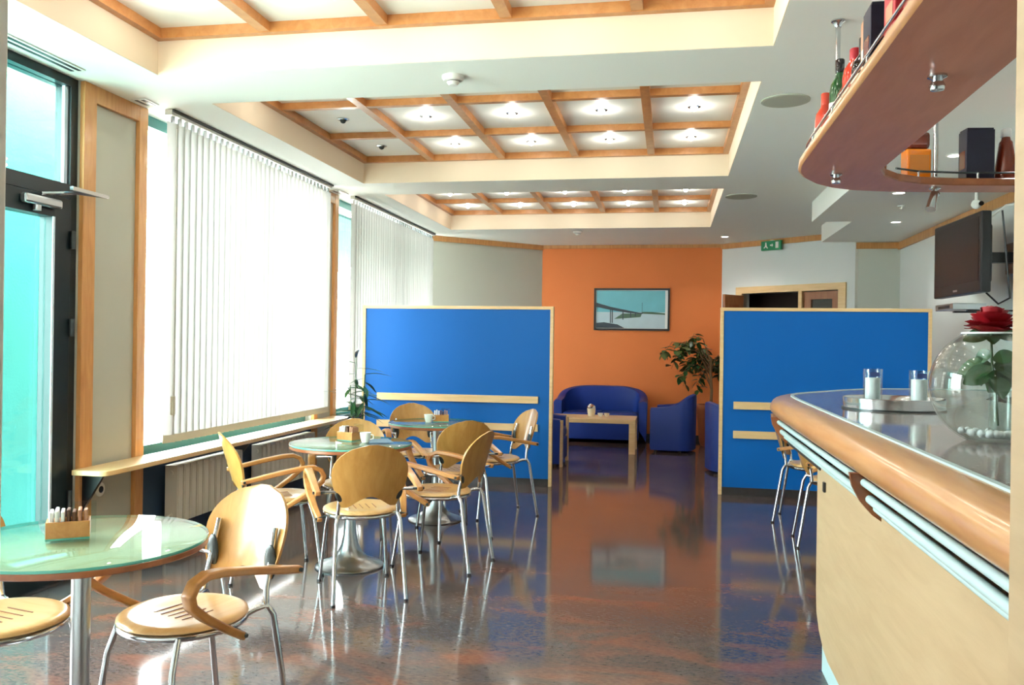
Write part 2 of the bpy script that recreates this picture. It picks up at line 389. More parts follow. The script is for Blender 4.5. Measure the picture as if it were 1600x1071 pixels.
# glazed door with transom beside the pier
d = structroot('door_1', (XW-.06, 3.18, 0))
D0, D1 = 0, 1.105       # local y
MB().box(-.05, .05, D1-.055, D1, 0, ZC).build('door_post', 'alu_dark', d)
MB().box(-.05, .05, 0, .06, 0, ZC).build('door_post', 'alu_dark', d)
MB().box(-.05, .05, .06, D1-.055, ZC-.05, ZC).build('door_head', 'alu_dark', d)
MB().box(-.05, .05, .06, D1-.055, 2.13, 2.21).build('door_transom_bar', 'alu_dark', d)
MB().box(-.008, .008, .06, D1-.055, 2.21, ZC-.05).build('transom_pane', 'door_pane', d)
MB().box(.012, .03, D1-.082, D1-.055, 2.21, ZC-.05).build('transom_gasket', 'alu_pale', d)
lf = MB()
lf.box(-.03, .06, .07, .16, .01, 2.125).box(-.03, .06, D1-.19, D1-.058, .01, 2.125).box(-.03, .06, .16, D1-.19, 2.01, 2.125).box(-.03, .06, .16, D1-.19, .01, .13)
leaf = lf.build('door_leaf', 'alu_dark', d, bevel=.003)
MB().box(.0, .012, .16, D1-.19, .13, 2.01).build('door_pane', 'door_pane', leaf)
MB().box(.062, .068, D1-.205, D1-.19, .13, 2.01).build('door_gasket', 'alu_pale', leaf)
for z in (1.90, 1.41, .45):
    MB().lathe([(.014, 0), (.014, .10)], 10, (.074, D1-.055, z-.05)).build('door_hinge', 'dark_metal', leaf, 40)
dc = MB().box(.062, .105, .66, .93, 2.05, 2.10).build('door_closer', 'steel', d, bevel=.012)
MB().lathe([(.02, -.03), (.02, .0)], 12, (.084, .76, 2.05)).build('closer_spindle', 'steel', dc, 40)
MB().tube([(.09, .78, 2.115), (.14, .98, 2.15), (.16, 1.20, 2.165)], .010, 6).build('closer_arm', 'chrome', dc, 40)
MB().box(.15, .172, .92, 1.22, 2.155, 2.175).build('closer_link', 'chrome', dc)

# slot vents in the ceiling above the glazing
for i, (ya, yb, lab) in enumerate(((3.3, 4.12, 'black double slot air vent in ceiling above the glass door'), (4.66, 4.80, 'short black slot vent in ceiling before the first blind'), (7.75, 7.98, 'short black slot vent in ceiling between the two blinds'))):
    t = thing('slot_vent', lab, 'vent', (-3.19, (ya+yb)/2, ZC), 0, 'slot vents along the windows'); L = (yb-ya)/2
    MB().box(-.05, .05, -L, L, -.006, -.0005).build('vent_frame', 'white', t)
    for x in (-.022, .022): MB().box(x-.01, x+.01, -L+.01, L-.01, -.008, -.006).build('vent_slot', 'black', t)

# vertical blinds
def blind(label, y0, y1, zb):
    t = thing('vertical_blind', label, 'blind', (-3.14, (y0+y1)/2, zb), 0, 'vertical blinds over the windows')
    L = (y1-y0)/2; h = ZC-zb
    MB().box(-.025, .025, -L, L, h-.035, h-.001).build('track', 'white', t)
    MB().box(.026, .040, -L, L, h-.016, h-.001).build('track_dark_strip', 'dark_metal', t)  # thin dark strip along the room side of the track
    me = MB(); n = 6; W = .089; H = h-.075
    vs = []; fs = []
    for i in range(n+1):
        u = -W/2+W*i/n; c = .006*(1-(2*u/W)**2)
        for z in (0, H): vs.append((c, u, z))
    for i in range(n): fs.append((2*i, 2*i+2, 2*i+3, 2*i+1))
    me.add(vs, fs); sm = me.mesh('slat', 60); sm.materials.append(M['slat'])
    hm = MB().box(-.001, .0075, -W/2, W/2, 0, .05).mesh('slat_weight'); hm.materials.append(M['slat_hem'])
    hk = MB().box(-.006, .006, -.012, .012, 0, .045).mesh('slat_hook'); hk.materials.append(M['steel'])
    k = int(2*L/.076)
    for i in range(k):
        y = -L+.05+(2*L-.1)*i/(k-1); rz = math.radians(-17+random.uniform(-4, 4))
        s = inst(sm, 'slat', t, (0, y, 0), (0, 0, rz)); inst(hm, 'slat_weight', s); inst(hk, 'slat_hook', s, (0, 0, H-.005))
    return t
b1 = blind('long cream vertical blind nearest the glass door', 4.90, 7.50, .69)
MB().tube([(.04, -1.27, .30), (.04, -1.27, 2.0)], .003, 6).build('control_cord', 'white', b1)
MB().box(.03, .05, -1.285, -1.255, .18, .30).build('cord_weight', 'slat_hem', b1, bevel=.004)
blind('farther cream vertical blind behind the bright blue partition', 8.08, 11.02, .66)

# window sill shelf
def rounded(x0, x1, y0, y1, r): return [(x0, y0), (x1-r, y0)]+arc(x1-r, y0+r, r, -90, 0, 6)[1:]+[(x1, y1), (x0, y1)]
sill = thing('window_sill', 'long pale beech sill shelf running under the blinds', 'shelf', (XW, 4.28, .585))
MB().prism(rounded(0.031, .25, -.06, 3.66, .06), 0, .03).build('board', 'beech', sill, 40, .004)
MB().prism([(.031, 0), (.17, 0), (.031, -.22)], .03, .05, lambda x, y, z: (x, z, y)).build('bracket', 'black', sill)
MB().prism([(.0, 0), (.17, 0), (.0, -.22)], 1.75, 1.77, lambda x, y, z: (x, z, y)).build('bracket', 'black', sill)

# radiators
def radiator(label, y0, n):
    t = thing('radiator', label, 'radiator', (XW+.085, y0, 0), 0, 'column radiators under the sill')
    sec = MB().box(-.045, .045, .006, .074, .14, .52); sec.box(.045, .05, .014, .066, .16, .50)
    me = sec.mesh('section'); me.materials.append(M['radiator'])
    for i in range(n):
        o = inst(me, 'section', t, (0, i*.08, 0)); b = o.modifiers.new('bevel', 'BEVEL'); b.width = .012; b.segments = 2
    MB().tube([(0, 0, .47), (0, n*.08, .47)], .016, 8).build('header_pipe', 'radiator', t, 40)
    MB().tube([(0, 0, .19), (0, n*.08, .19)], .016, 8).build('header_pipe', 'radiator', t, 40)
    MB().tube([(0, -.001, .19), (0, -.06, .19), (0, -.06, .0)], .010, 8).build('feed_pipe', 'radiator', t, 40)
radiator('cream column radiator under the sill nearest the glass door', 5.10, 11)
radiator('cream column radiator under the sill behind the chairs', 6.28, 13)
o = thing('wall_socket', 'round white wall socket low on the pier by the door', 'socket', (XW+.001, 4.50, .46))
MB().lathe([(.042, 0), (.042, .008), (.034, .012)], 20).xf(Matrix.Rotation(PI/2, 4, 'Y')).build('plate', 'white', o, 40)
MB().lathe([(.02, .012), (.02, .014)], 16).xf(Matrix.Rotation(PI/2, 4, 'Y')).build('insert', 'black', o, 40)

# ------------------------------------------------------------------ other walls
wg = struct(MB().wallseg((-1.87, 12.48), (XW, 11.10), -.15, 0, ZC).build('wall_left_angled', 'grey_wall'))
wo = struct(MB().box(-1.95, .80, 12.48, 12.63, 0, ZC).build('wall_back', 'orange'))
wd = Vector((.765, -.644)); P0 = Vector((.72, 12.48))
def onw(t, off=0):   # point on the angled door wall, off toward the room
    p = P0+wd*t+Vector((-.644, -.765))*off; return (p.x, p.y)
wr = MB()
for a, b, z0, z1 in ((0, .36, 0, ZC), (.36, 1.90, 2.09, ZC), (1.90, 2.15, 0, ZC)):
    wr.prism([onw(a), onw(b), onw(b, -.15), onw(a, -.15)], z0, z1)
wall_ar = struct(wr.build('wall_right_angled', 'white_wall'))
wall_r = struct(MB().box(XR, XR+.15, -1.6, 10.75, 0, ZC).build('wall_right', 'white_wall'))
struct(MB().box(2.19, XR+.15, 10.70, 10.85, 0, ZC).build('wall_stub', 'grey_wall'))
struct(MB().box(2.4, XR+.15, 10.85, 13.4, 0, ZC).build('wall_right_far', 'white_wall'))
# dark hall behind the double door
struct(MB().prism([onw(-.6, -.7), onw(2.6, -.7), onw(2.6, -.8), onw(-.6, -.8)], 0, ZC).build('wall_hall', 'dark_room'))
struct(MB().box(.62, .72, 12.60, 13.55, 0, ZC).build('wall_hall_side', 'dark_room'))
# near wall with the doorway the camera looks through
nw = MB().box(XW-.14, -1.16, .95, 1.10, 0, ZC).box(.52, XR, .95, 1.10, 0, ZC).box(-1.16, .52, .95, 1.10, 2.25, ZC)
struct(nw.build('wall_near', 'white_wall'))
struct(MB().box(XW-.14, XR+.15, -1.75, -1.6, 0, ZC).build('wall_behind', 'white_wall'))
struct(MB().box(.398, .52, .93, 1.10, 0, 2.25).build('trim_1', 'bar_face', bevel=.004))
struct(MB().box(-1.16, -.966, .93, 1.10, 0, 2.25).build('trim_2', 'white', bevel=.004))

# crown trims and skirting
def crown(name, a, b, z=ZC, h=.075, t=.025, mat='trim'):
    return struct(MB().wallseg(a, b, t, z-h, z-.001).build(name, mat, bevel=.003))
crown('trim_3', (-3.27, 11.125), (-1.87, 12.475), t=-.025)
crown('trim_4', (-1.87, 12.48), (.72, 12.48), h=.05, t=-.02)
crown('trim_5', onw(0), onw(2.15), t=-.025)
crown('trim_6', (2.165, 10.70), (XR, 10.70), z=ZS, t=-.03, mat='trim')
crown('trim_7', (XR, 10.70), (XR, 1.1), z=ZS, h=.085, t=-.03)
struct(MB().box(-1.87, .72, 12.46, 12.48, 0, .07).build('baseboard_back', 'plinth'))
struct(MB().wallseg((-3.27, 11.125), (-1.87, 12.475), -.02, 0, .07).build('baseboard_left', 'plinth'))

# double door in the angled wall
dd = structroot('door_2', (*onw(.2), 0))
def dw(a, b, o0, o1, z0, z1):
    q = MB().prism([onw(a, o0), onw(b, o0), onw(b, o1), onw(a, o1)], z0, z1); off = Vector((*onw(.2), 0)); q.v = [v-off for v in q.v]; return q
dw(.26, .36, -.1, .03, 0, 2.09).build('door_jamb', 'beech', dd); dw(1.80, 1.90, -.1, .03, 0, 2.09).build('door_jamb', 'beech', dd)
dw(.26, 1.90, -.1, .03, 2.09, 2.18).build('door_head', 'beech', dd)
dw(1.24, 1.29, -.1, .03, 0, 2.09).build('door_mullion', 'beech', dd)
lf2 = dw(1.30, 1.80, -.05, -.01, 1.98, 2.08)
lf2.f += [[i+8 for i in f] for f in lf2.f[:6]]; q = dw(1.30, 1.40, -.05, -.01, 0, 1.98); lf2.v += q.v
q = dw(1.70, 1.80, -.05, -.01, 0, 1.98); lf2.f += [[i+16 for i in f] for f in lf2.f[:6]]; lf2.v += q.v
l2 = lf2.build('door_leaf', 'door_wood', dd); dw(1.40, 1.70, -.035, -.025, 0, 1.98).build('door_pane', 'glass', l2)
h = onw(.36, .03); n_ = Vector((-.644, -.765)); off = Vector((*onw(.2), 0))
def leafbox(o0, o1, z0, z1):
    q = MB().prism([Vector(onw(.36, o0)), Vector(onw(.40, o0)), Vector(onw(.40, o1)), Vector(onw(.36, o1))], z0, z1); q.v = [v-off for v in q.v]; return q
q = leafbox(.04, .46, 1.93, 2.06)
for bx in (leafbox(.04, .15, 0, 1.93), leafbox(.36, .46, 0, 1.93), leafbox(.15, .36, 0, .25)):
    q.add(bx.v, bx.f)
l1 = q.build('door_leaf', 'door_wood', dd); leafbox(.15, .36, .25, 1.93).build('door_panel', 'brown', l1)

# exit sign on the angled wall
ex = thing('exit_sign', 'small green emergency exit sign below the ceiling trim', 'sign', (*onw(.86, .08), 2.655), math.atan2(wd.y, wd.x))
MB().box(-.15, .15, -.02, .03, 0, .125).build('sign_box', 'green_sign', ex, bevel=.004)
MB().box(-.02, .02, .0, .08, .11, .135).build('sign_bracket', 'white', ex)
fg = MB().ball((-.075, -.021, .095), .011, .002, .011, 10, 6)
fg.prism([(-.085, .082), (-.065, .086), (-.06, .055), (-.04, .03), (-.05, .022), (-.075, .045), (-.1, .025), (-.108, .034), (-.085, .058)], -.0225, -.0205, lambda x, y, z: (x, z, y))
fg.build('running_figure', 'white', ex)
MB().prism([(-.008, .055), (.02, .055), (.02, .04), (.04, .064), (.02, .088), (.02, .073), (-.008, .073)], -.0225, -.0205, lambda x, y, z: (x, z, y)).build('arrow', 'white', ex)
MB().prism([(.075, .02), (.12, .02), (.12, .105), (.075, .105)], -.0225, -.0205, lambda x, y, z: (x, z, y)).build('doorway_symbol', 'white', ex)

# ceiling details
def detector(label, x, y):
    t = thing('smoke_detector', label, 'detector', (x, y, ZC))
    MB().lathe([(.06, 0), (.06, -.016), (.05, -.026)], 22).build('base', 'white', t, 40)
    MB().lathe([(.036, -.026), (.036, -.036), (.024, -.05), (.0, -.053)], 18).build('sensor_head', 'white', t, 40)
    MB().lathe([(.037, -.029), (.0375, -.031), (.037, -.033)], 18, cap=False).build('sensor_slot', 'black', t)
detector('white smoke detector on the ceiling between the two nearest coffers', -1.18, 4.50)
detector('white smoke detector on the ceiling before the orange wall', -1.185, 10.95)
def grille(label, x, y, r):
    t = thing('ceiling_speaker', label, 'speaker', (x, y, ZC))
    MB().lathe([(r, 0), (r, -.006), (r-.012, -.009)], 32).build('rim', 'grille', t, 40)
    MB().lathe([(r-.014, -.0085), (r-.014, -.0095)], 32).build('grille', 'grille', t, 40)
grille('large round flush ceiling speaker beside the middle coffer', .65, 5.21, .14)
grille('round flush ceiling speaker beside the farthest coffer', .66, 8.49, .15)
def downlight(label, x, y, z, watt=6):
    t = thing('downlight', label, 'lamp', (x, y, z), 0, 'small round downlights')
    MB().lathe([(.045, 0), (.055, 0), (.055, -.005), (.045, -.007)], 20, cap=False).build('ring', 'white', t, 40)
    MB().lathe([(.045, -.002), (.045, -.004)], 20).build('lens', 'down_glow', t)
    ld = bpy.data.lights.new('downlight_beam', 'SPOT'); ld.energy = watt*2.5; ld.color = (1, .95, .88); ld.spot_size = math.radians(125); ld.spot_blend = .6; ld.shadow_soft_size = .04
    lo = bpy.data.objects.new('downlight_beam', ld); COL.objects.link(lo); lo.parent = t; lo.location = (0, 0, -.012)
downlight('round white downlight in ceiling before the orange wall', .70, 11.60, ZC)
downlight('round white downlight in the soffit below the bar shelf', 1.79, 7.27, ZS)
downlight('round white downlight in the soffit near the television', 2.18, 8.95, ZS)
for k, y in enumerate((1.9, 3.2, 4.6, 5.9)):  # hidden lamps added as extra fill for the bar side
    downlight('unseen fill downlight added above the bar, %s from the jamb' % ORD[k], 1.79, y, ZS, 6)
sd = thing('sprinkler', 'tiny white ceiling sprinkler in the soffit between downlights', 'sprinkler', (1.98, 7.95, ZS))
MB().lathe([(.035, 0), (.03, -.008), (.01, -.012), (.01, -.03), (.02, -.032), (.0, -.034)], 16).build('head', 'white', sd, 40)

# ------------------------------------------------------------------ outdoors
tw = tag(MB().box(-4.3, -4.1, 3.75, 5.12, -.1, 3.5).build('outdoor_wall', 'teal_wall'), 'teal rendered wall seen outside through the glass door', 'wall')
struct(MB().box(-16, -3.45, -8, 24, -.2, -.1).build('ground_outside', 'paving'))
aw = thing('awning', 'teal awning outside above the blinds', 'awning', (-3.44, 9.4, 2.2))
MB().prism([(0, .5), (-1.1, .1), (-1.1, .07), (0, .47)], -1.6, 1.6, lambda x, y, z: (x, z, y)).build('canopy', 'teal_wall', aw)
MB().box(-1.11, -1.09, -1.6, 1.6, -.12, .08).build('valance', 'teal_wall', aw)

# ------------------------------------------------------------------ partitions
def partition(label, x0, x1, r0, r1):
    t = thing('partition_screen', label, 'partition', (x0, 8.0, 0), 0, 'blue partitions'); W = x1-x0
    MB().box(.03, W-.03, .005, .055, .07, 1.68).build('panel', 'blue', t)
    MB().box(0, W, -.005, .065, 1.68, 1.71).build('frame_top', 'beech', t, bevel=.002)
    for a in (0, W-.03): MB().box(a, a+.03, -.005, .065, .0, 1.68).build('frame_side', 'beech', t, bevel=.002)
    MB().box(.03, W-.03, 0, .06, 0, .07).build('plinth', 'plinth', t)
    for z in (.785, .52): MB().box(r0-x0, r1-x0, -.022, .004, z, z+.068).build('rail', 'beech', t, bevel=.002)
partition('bright blue partition screen beside the window blinds', -2.98, -1.085, -2.82, -1.22)
partition('darker blue partition screen behind the bar counter', .455, 2.258, .58, 2.13)

# ------------------------------------------------------------------ chairs
def make_chair():
    t = thing('armchair', '', 'chair')
    # seat
    prof = [(0.0, .449), (.06, .4495), (.12, .452), (.165, .457), (.190, .456), (.203, .449), (.205, .441), (.198, .436), (.0, .436)]
    MB().lathe(prof, 36).xf(Matrix.Diagonal((1.0, 1.02, 1, 1))).build('seat', 'seat', t, 50)
    sl = MB()
    for i in range(5):
        x = -.072+.036*i; sl.box(x-.0025, x+.0025, -.06, .06, .4500, .4512+.0006*abs(i-2))
    sl.build('seat_slots', 'brown', t)
    ring = [(.196*math.cos(2*PI*i/32), .199*math.sin(2*PI*i/32), .425) for i in range(32)]
    MB().tube(ring, .0115, 8, True).build('seat_ring', 'chrome', t, 60)
    for s in (-1, 1):
        MB().tube([(s*.150, .135, .425), (s*.165, .165, .33), (s*.192, .205, 0)], .0105, 8).build('leg', 'chrome', t, 60)
        MB().tube([(s*.135, -.150, .428), (s*.148, -.175, .44), (s*.160, -.215, .445), (s*.168, -.235, .41), (s*.19, -.30, 0)], .0115, 8).build('leg', 'chrome', t, 60)
        MB().tube([(s*.160, -.210, .440), (s*.155, -.215, .50), (s*.150, -.240, .60), (s*.145, -.262, .70)], .0105, 8).build('back_upright', 'chrome', t, 60)
        gz = MB().ball((s*.150, -.236, .585), .03, .010, .062, 12, 8)
        gz.build('back_bracket', 'dark_metal', t, 60)
        pts = [(s*.268, -.262, .574), (s*.270, -.18, .590), (s*.270, -.05, .617), (s*.270, .07, .637), (s*.270, .130, .640), (s*.269, .172, .622), (s*.268, .190, .590), (s*.266, .180, .555), (s*.260, .125, .508), (s*.245, .03, .445), (s*.228, -.055, .395)]
        wd_ = [.030, .036, .04, .042, .044, .046, .046, .044, .040, .036, .030]
        a = MB().ribbon(pts, wd_, .026, (1, 0, 0)).build('armrest', 'ply_edge', t, 50, .006)
        MB().tube([(s*.205, -.238, .578), (s*.292, -.248, .578)], .0075, 8).build('arm_bolt', 'dark_metal', a, 40)
        MB().tube([(s*.150, -.232, .578), (s*.255, -.243, .578)], .008, 8).build('arm_stub', 'chrome', a, 40)
        MB().tube([(s*.195, -.05, .415), (s*.250, -.05, .402)], .0075, 8).build('arm_bolt', 'dark_metal', a, 40)
        MB().lathe([(.0135, 0), (.0135, .012)], 10, (s*.192, .205, 0)).build('foot', 'black', t, 40)
        MB().lathe([(.0135, 0), (.0135, .012)], 10, (s*.19, -.30, 0)).build('foot', 'black', t, 40)
    # backrest: curved plywood oval with an arched cut-out at the foot
    nu, nv = 18, 16; vs = []; fs = []; z0, z1 = .492, .826
    def halfw(v):
        if v < .55: return .142+(.200-.142)*math.sin(v/.55*PI/2)
        q = (v-.55)/.45; return .200*math.sqrt(max(0, 1-q*q*.985))
    def lowz(u): return .055*math.cos(u*PI/2*1.0)**1.2 if abs(u) < 1 else 0
    for side in (0, 1):
        for j in range(nv+1):
            v = j/nv
            for i in range(nu+1):
                u = -1+2*i/nu
                z = z0+(z1-z0)*v + lowz(u*1.25 if abs(u) < .8 else 1)*(1-v)**2
                vv = (z-z0)/(z1-z0); hw = halfw(v); x = u*hw
                y = -.195-.10*vv-.045*(1-(x/.2)**2)+.0
                if side: y -= .011
                vs.append((x, y, z))
    N = (nu+1)*(nv+1)
    for j in range(nv):
        for i in range(nu):
            a = j*(nu+1)+i; q = (a, a+1, a+nu+2, a+nu+1); fs.append(q); fs.append(tuple(k+N for k in q[::-1]))
    bd = [i for i in range(nu+1)]+[(j*(nu+1)+nu) for j in range(1, nv+1)]+[nv*(nu+1)+i for i in range(nu-1, -1, -1)]+[j*(nu+1) for j in range(nv-1, 0, -1)]
    for k in range(len(bd)):
        a, b = bd[k], bd[(k+1) % len(bd)]; fs.append((a, b, b+N, a+N))
    MB().add(vs, fs).build('backrest', 'ply', t, 50)
    return t
proto = make_chair()
CH = [((-1.578, 2.59), (-.36, -.933), 'armchair at front table with its oval back turned to the aisle'),
      ((-2.12, 2.41), (.97, -.22), 'armchair cut off by the left edge, beyond the front table'),
      ((-1.655, 4.45), (-.51, .86), 'armchair with its back square to the viewer at the middle table'),
      ((-2.235, 4.665), (.80, .60), 'armchair by the radiator, seen side-on left of the middle table'),
      ((-1.987, 5.23), (.37, -.93), 'armchair behind the middle table near the sill, facing the viewer'),
      ((-1.395, 5.08), (-.985, .17), 'armchair on the aisle side of the middle table, back seen edge-on'),
      ((-1.525, 5.935), (-.56, .83), 'armchair with reddish-lit back, near side of the farthest table'),
      ((-1.36, 6.62), (-.83, -.55), 'armchair right of the farthest table against the blue partition'),
      ((-2.04, 6.80), (.45, -.89), 'armchair behind the farthest table facing the viewer'),
      ((1.18, 6.19), (1, -.05), 'armchair half hidden behind the end of the bar'),
      ((1.14, 6.95), (.95, -.25), 'armchair behind the bar end, closest to the right blue partition')]
for i, (p, dr, lab) in enumerate(CH):
    c = proto if i == 0 else copy_tree(proto)
    c.location = (p[0], p[1], 0); c.rotation_euler = (0, 0, heading(dr))
    tag(c, 'honey plywood and chrome '+lab, 'chair', 'plywood armchairs')

# ------------------------------------------------------------------ cafe tables
def make_table():
    t = thing('cafe_table', '', 'table')
    MB().lathe([(.0, .712), (.345, .712), (.36, .718), (.36, .734), (.0, .734)], 56).build('table_top', 'table_top', t, 40)
    MB().lathe([(.3605, .715), (.364, .718), (.364, .732), (.3605, .735)], 56, cap=False).build('edge_band', 'brown', t, 40)
    g = MB().lathe([(.0, .7345), (.364, .7345), (.364, .743), (.362, .7445), (.0, .7445)], 56).build('glass_top', 'table_glass', t, 40)
    MB().lathe([(.3645, .7350), (.3655, .739), (.3645, .743)], 56, cap=False).build('glass_rim', 'glass_edge', g, 40)
    MB().lathe([(.0275, .16), (.0275, .70)], 20).build('column', 'steel', t, 50)
    MB().lathe([(.0, .0), (.202, .0), (.205, .008), (.196, .016), (.155, .030), (.11, .052), (.075, .085), (.052, .13), (.040, .19), (.034, .26), (.029, .34), (.0275, .36)], 44, cap=False).build('base', 'steel', t, 50)
    MB().lathe([(.03, .69), (.10, .70), (.10, .712)], 24).build('top_flange', 'dark_metal', t, 40)
    return t
tp = make_table()
TB = [((-1.75, 2.31), 'round glass-topped cafe table in front by the glass door'),
      ((-1.88, 4.875), 'round glass-topped cafe table in the middle ringed by four chairs'),
      ((-1.745, 6.30), 'round glass-topped cafe table farthest back by the blue partition')]
for i, (p, lab) in enumerate(TB):
    c = tp if i == 0 else copy_tree(tp)
    c.location = (p[0], p[1], 0); tag(c, lab, 'table', 'round cafe tables')

[c for c in tp.children if c.name.startswith('base')][0].scale = (.74, .74, 1)
def sachet_box(label, x, y, rz, z=.7455):
    t = thing('sachet_holder', label, 'holder', (x, y, z), rz, 'sachet holders on the cafe tables')
    b = MB().box(-.06, .06, -.04, -.034, .006, .055).box(-.06, .06, .034, .04, .006, .055).box(-.06, -.054, -.034, .034, .006, .055).box(.054, .06, -.034, .034, .006, .055).box(-.054, .054, -.034, .034, .006, .010)
    b.build('box', 'ply_edge', t, bevel=.001)
    MB().box(-.06, .06, -.04, .04, 0, .006).build('foot_plate', 'glass_edge', t)
    for i, (mat, h) in enumerate((('paper', .085), ('paper', .09), ('paper', .086), ('coffee_paper', .088), ('coffee_paper', .082), ('carton', .088), ('carton', .084))):
        xx = -.046+.0155*i
        MB().box(xx-.005, xx+.005, -.030, .028, .011, h).xf(Matrix.Rotation(math.radians(random.uniform(-4, 4)), 4, 'X')).build('sachet', mat, t, bevel=.003)
    MB().box(.0, .075, .046, .05, 0, .10).build('card_holder', 'glass', t)
sachet_box('wooden sachet box with paper sachets on the front table', -1.80, 2.315, math.radians(35))
sachet_box('wooden sachet box on the middle table', -1.93, 4.96, math.radians(-20))
sachet_box('wooden sachet box on the farthest table', -1.72, 6.33, math.radians(15))
def small_cup(label, x, y, z):
    t = thing('cup', label, 'cup', (x, y, z))
    MB().lathe([(.022, 0), (.030, .03), (.034, .06), (.031, .06), (.027, .03), (.019, .004), (.0, .004)], 20).build('body', 'white', t, 50)
    MB().tube([(.031, 0, .05), (.05, 0, .045), (.05, 0, .025), (.029, 0, .018)], .004, 6).build('handle', 'white', t, 50)
small_cup('small white cup beside the sachet box on the middle table', -1.80, 4.90, .7455)
small_cup('small white cup beside the sachet box on the farthest table', -1.80, 6.27, .7455)
nk = thing('menu_card', 'blue-grey menu card lying on the middle table', 'menu', (-1.74, 4.98, .7455), .5)
MB().box(-.07, .07, -.10, .10, 0, .004).build('cover', plain('menu_cover', srgb(110, 140, 160), .5), nk)

# ------------------------------------------------------------------ lounge
def tub(name, label, loc, rz, rx, ry, th, hback, harm, seat_w, cat, group, front_trim=False):
    # plan: U open towards local +y; back at -y
    t = thing(name, label, cat, loc, rz, group)
    n = 28; vs = []; fs = []; rings = []
    for i in range(n+1):
        a = PI+PI*i/n            # from left arm front round the back to right arm front
        u = abs(i-n/2)/(n/2)      # 0 at back centre, 1 at arm fronts
        ex = .62
        cx = math.copysign(abs(math.cos(a))**ex, math.cos(a)); sy_ = -abs(math.sin(a))**ex
        h = hback-(hback-harm)*(u**2.2)
        o = Vector((cx*rx, sy_*ry)); q = Vector((cx*(rx-th), sy_*(ry-th)))
        rings.append((o, q, h))
    # extend arms forward
    fw = ry*.75
    o, q, h = rings[0]; rings.insert(0, (o+Vector((0, fw)), q+Vector((0, fw)), harm-.02))
    o, q, h = rings[-1]; rings.append((o+Vector((0, fw)), q+Vector((0, fw)), harm-.02))
    for o, q, h in rings:
        mid = (o+q)/2
        vs += [(o.x, o.y, .03), (o.x*1.02, o.y*1.02, h-.03), (o.x*.995, o.y*.995, h-.006), (mid.x, mid.y, h+.004), (q.x, q.y, h-.01), (q.x, q.y, .20)]
    m_ = 6
    for i in range(len(rings)-1):
        for j in range(m_): fs.append((i*m_+j, i*m_+(j+1) % m_, (i+1)*m_+(j+1) % m_, (i+1)*m_+j))
    fs.append(list(range(m_))); fs.append([(len(rings)-1)*m_+j for j in range(m_)][::-1])
    MB().add(vs, fs).build('shell', 'blue_leather', t, 50)
    a, b = rx-th-.004, ry-th
    poly = [(-a, fw+.02), (-a, -b*.3), (-a*.72, -b*.86), (0, -b*.985), (a*.72, -b*.86), (a, -b*.3), (a, fw+.02)]
    MB().prism(poly, .05, .29).build('seat_base', 'blue_leather', t, bevel=.01)
    if seat_w == 1: MB().prism([(p[0]*.985, p[1]*.985) for p in poly], .292, .41).build('cushion', 'blue_leather', t, 50, .03)
    else:
        for s in (-1, 1):
            pl = [(s*.004, fw+.01), (s*.004, -b*.95), (s*a*.72, -b*.84), (s*a*.985, -b*.3), (s*a*.985, fw+.01)]
            MB().prism(pl, .292, .41).build('cushion', 'blue_leather', t, 50, .03)
    for x in (-rx*.8, rx*.8):
        for y in (-ry*.45, fw-.06): MB().lathe([(.02, 0), (.02, .05)], 10, (x, y, 0)).build('foot', 'black', t, 40)
    if front_trim:
        for s in (-1, 1): MB().box(min(s*rx, s*(rx-th)), max(s*rx, s*(rx-th)), fw, fw+.03, .0, harm-.03).build('front_trim', 'beech', t)
    return t
tub('sofa', 'dark blue two-seat tub sofa against the orange wall', (-.93, 12.03, 0), PI, .63, .40, .10, .76, .60, 2, 'sofa', None)
tub('tub_chair', 'blue tub armchair standing clear right of the coffee table', (.04, 11.2, 0), math.radians(82), .31, .30, .075, .73, .58, 1, 'armchair', 'blue tub armchairs')
tub('tub_chair', 'blue tub armchair mostly hidden by the right blue partition', (.74, 9.5, 0), math.radians(-80), .31, .33, .075, .75, .60, 1, 'armchair', 'blue tub armchairs')
tub('tub_chair', 'blue tub armchair mostly hidden by the left blue partition, with wooden front edge', (-1.40, 9.62, 0), math.radians(-90), .31, .30, .075, .72, .54, 1, 'armchair', 'blue tub armchairs', True)
ct = thing('coffee_table', 'low pale wooden coffee table in front of the sofa', 'table', (-.95, 10.93, 0))
MB().box(-.55, .55, -.33, .28, .375, .43).build('table_top', 'beech', ct, bevel=.004)
for x in (-.55, .47):
    for y in (-.33, .20): MB().box(x, x+.08, y, y+.08, 0, .375).build('leg', 'beech', ct, bevel=.003)
cc = thing('candle_cup', 'small white cup with dried flowers on the coffee table', 'cup', (-.98, 10.98, .431))
MB().lathe([(.04, 0), (.052, .05), (.055, .10), (.05, .10), (.045, .05), (.0, .01)], 20).build('body', 'label', cc, 50)
for a in range(6):
    MB().ball((.03*math.cos(a), .03*math.sin(a), .115+.01*(a % 3)), .022, n=8, k=6).build('flower', 'carton' if a % 2 else 'paper', cc, 60)
for dx, lab in ((.12, 'white'), (.20, 'cream')):
    q = thing('sugar_dish', 'tiny %s dish right of the cup on the coffee table' % lab, 'dish', (-.98+dx, 10.93, .431))
    MB().lathe([(.02, 0), (.034, .03), (.036, .045), (.03, .045), (.018, .008), (.0, .008)], 16).build('body', 'white' if lab == 'white' else 'label', q, 50)

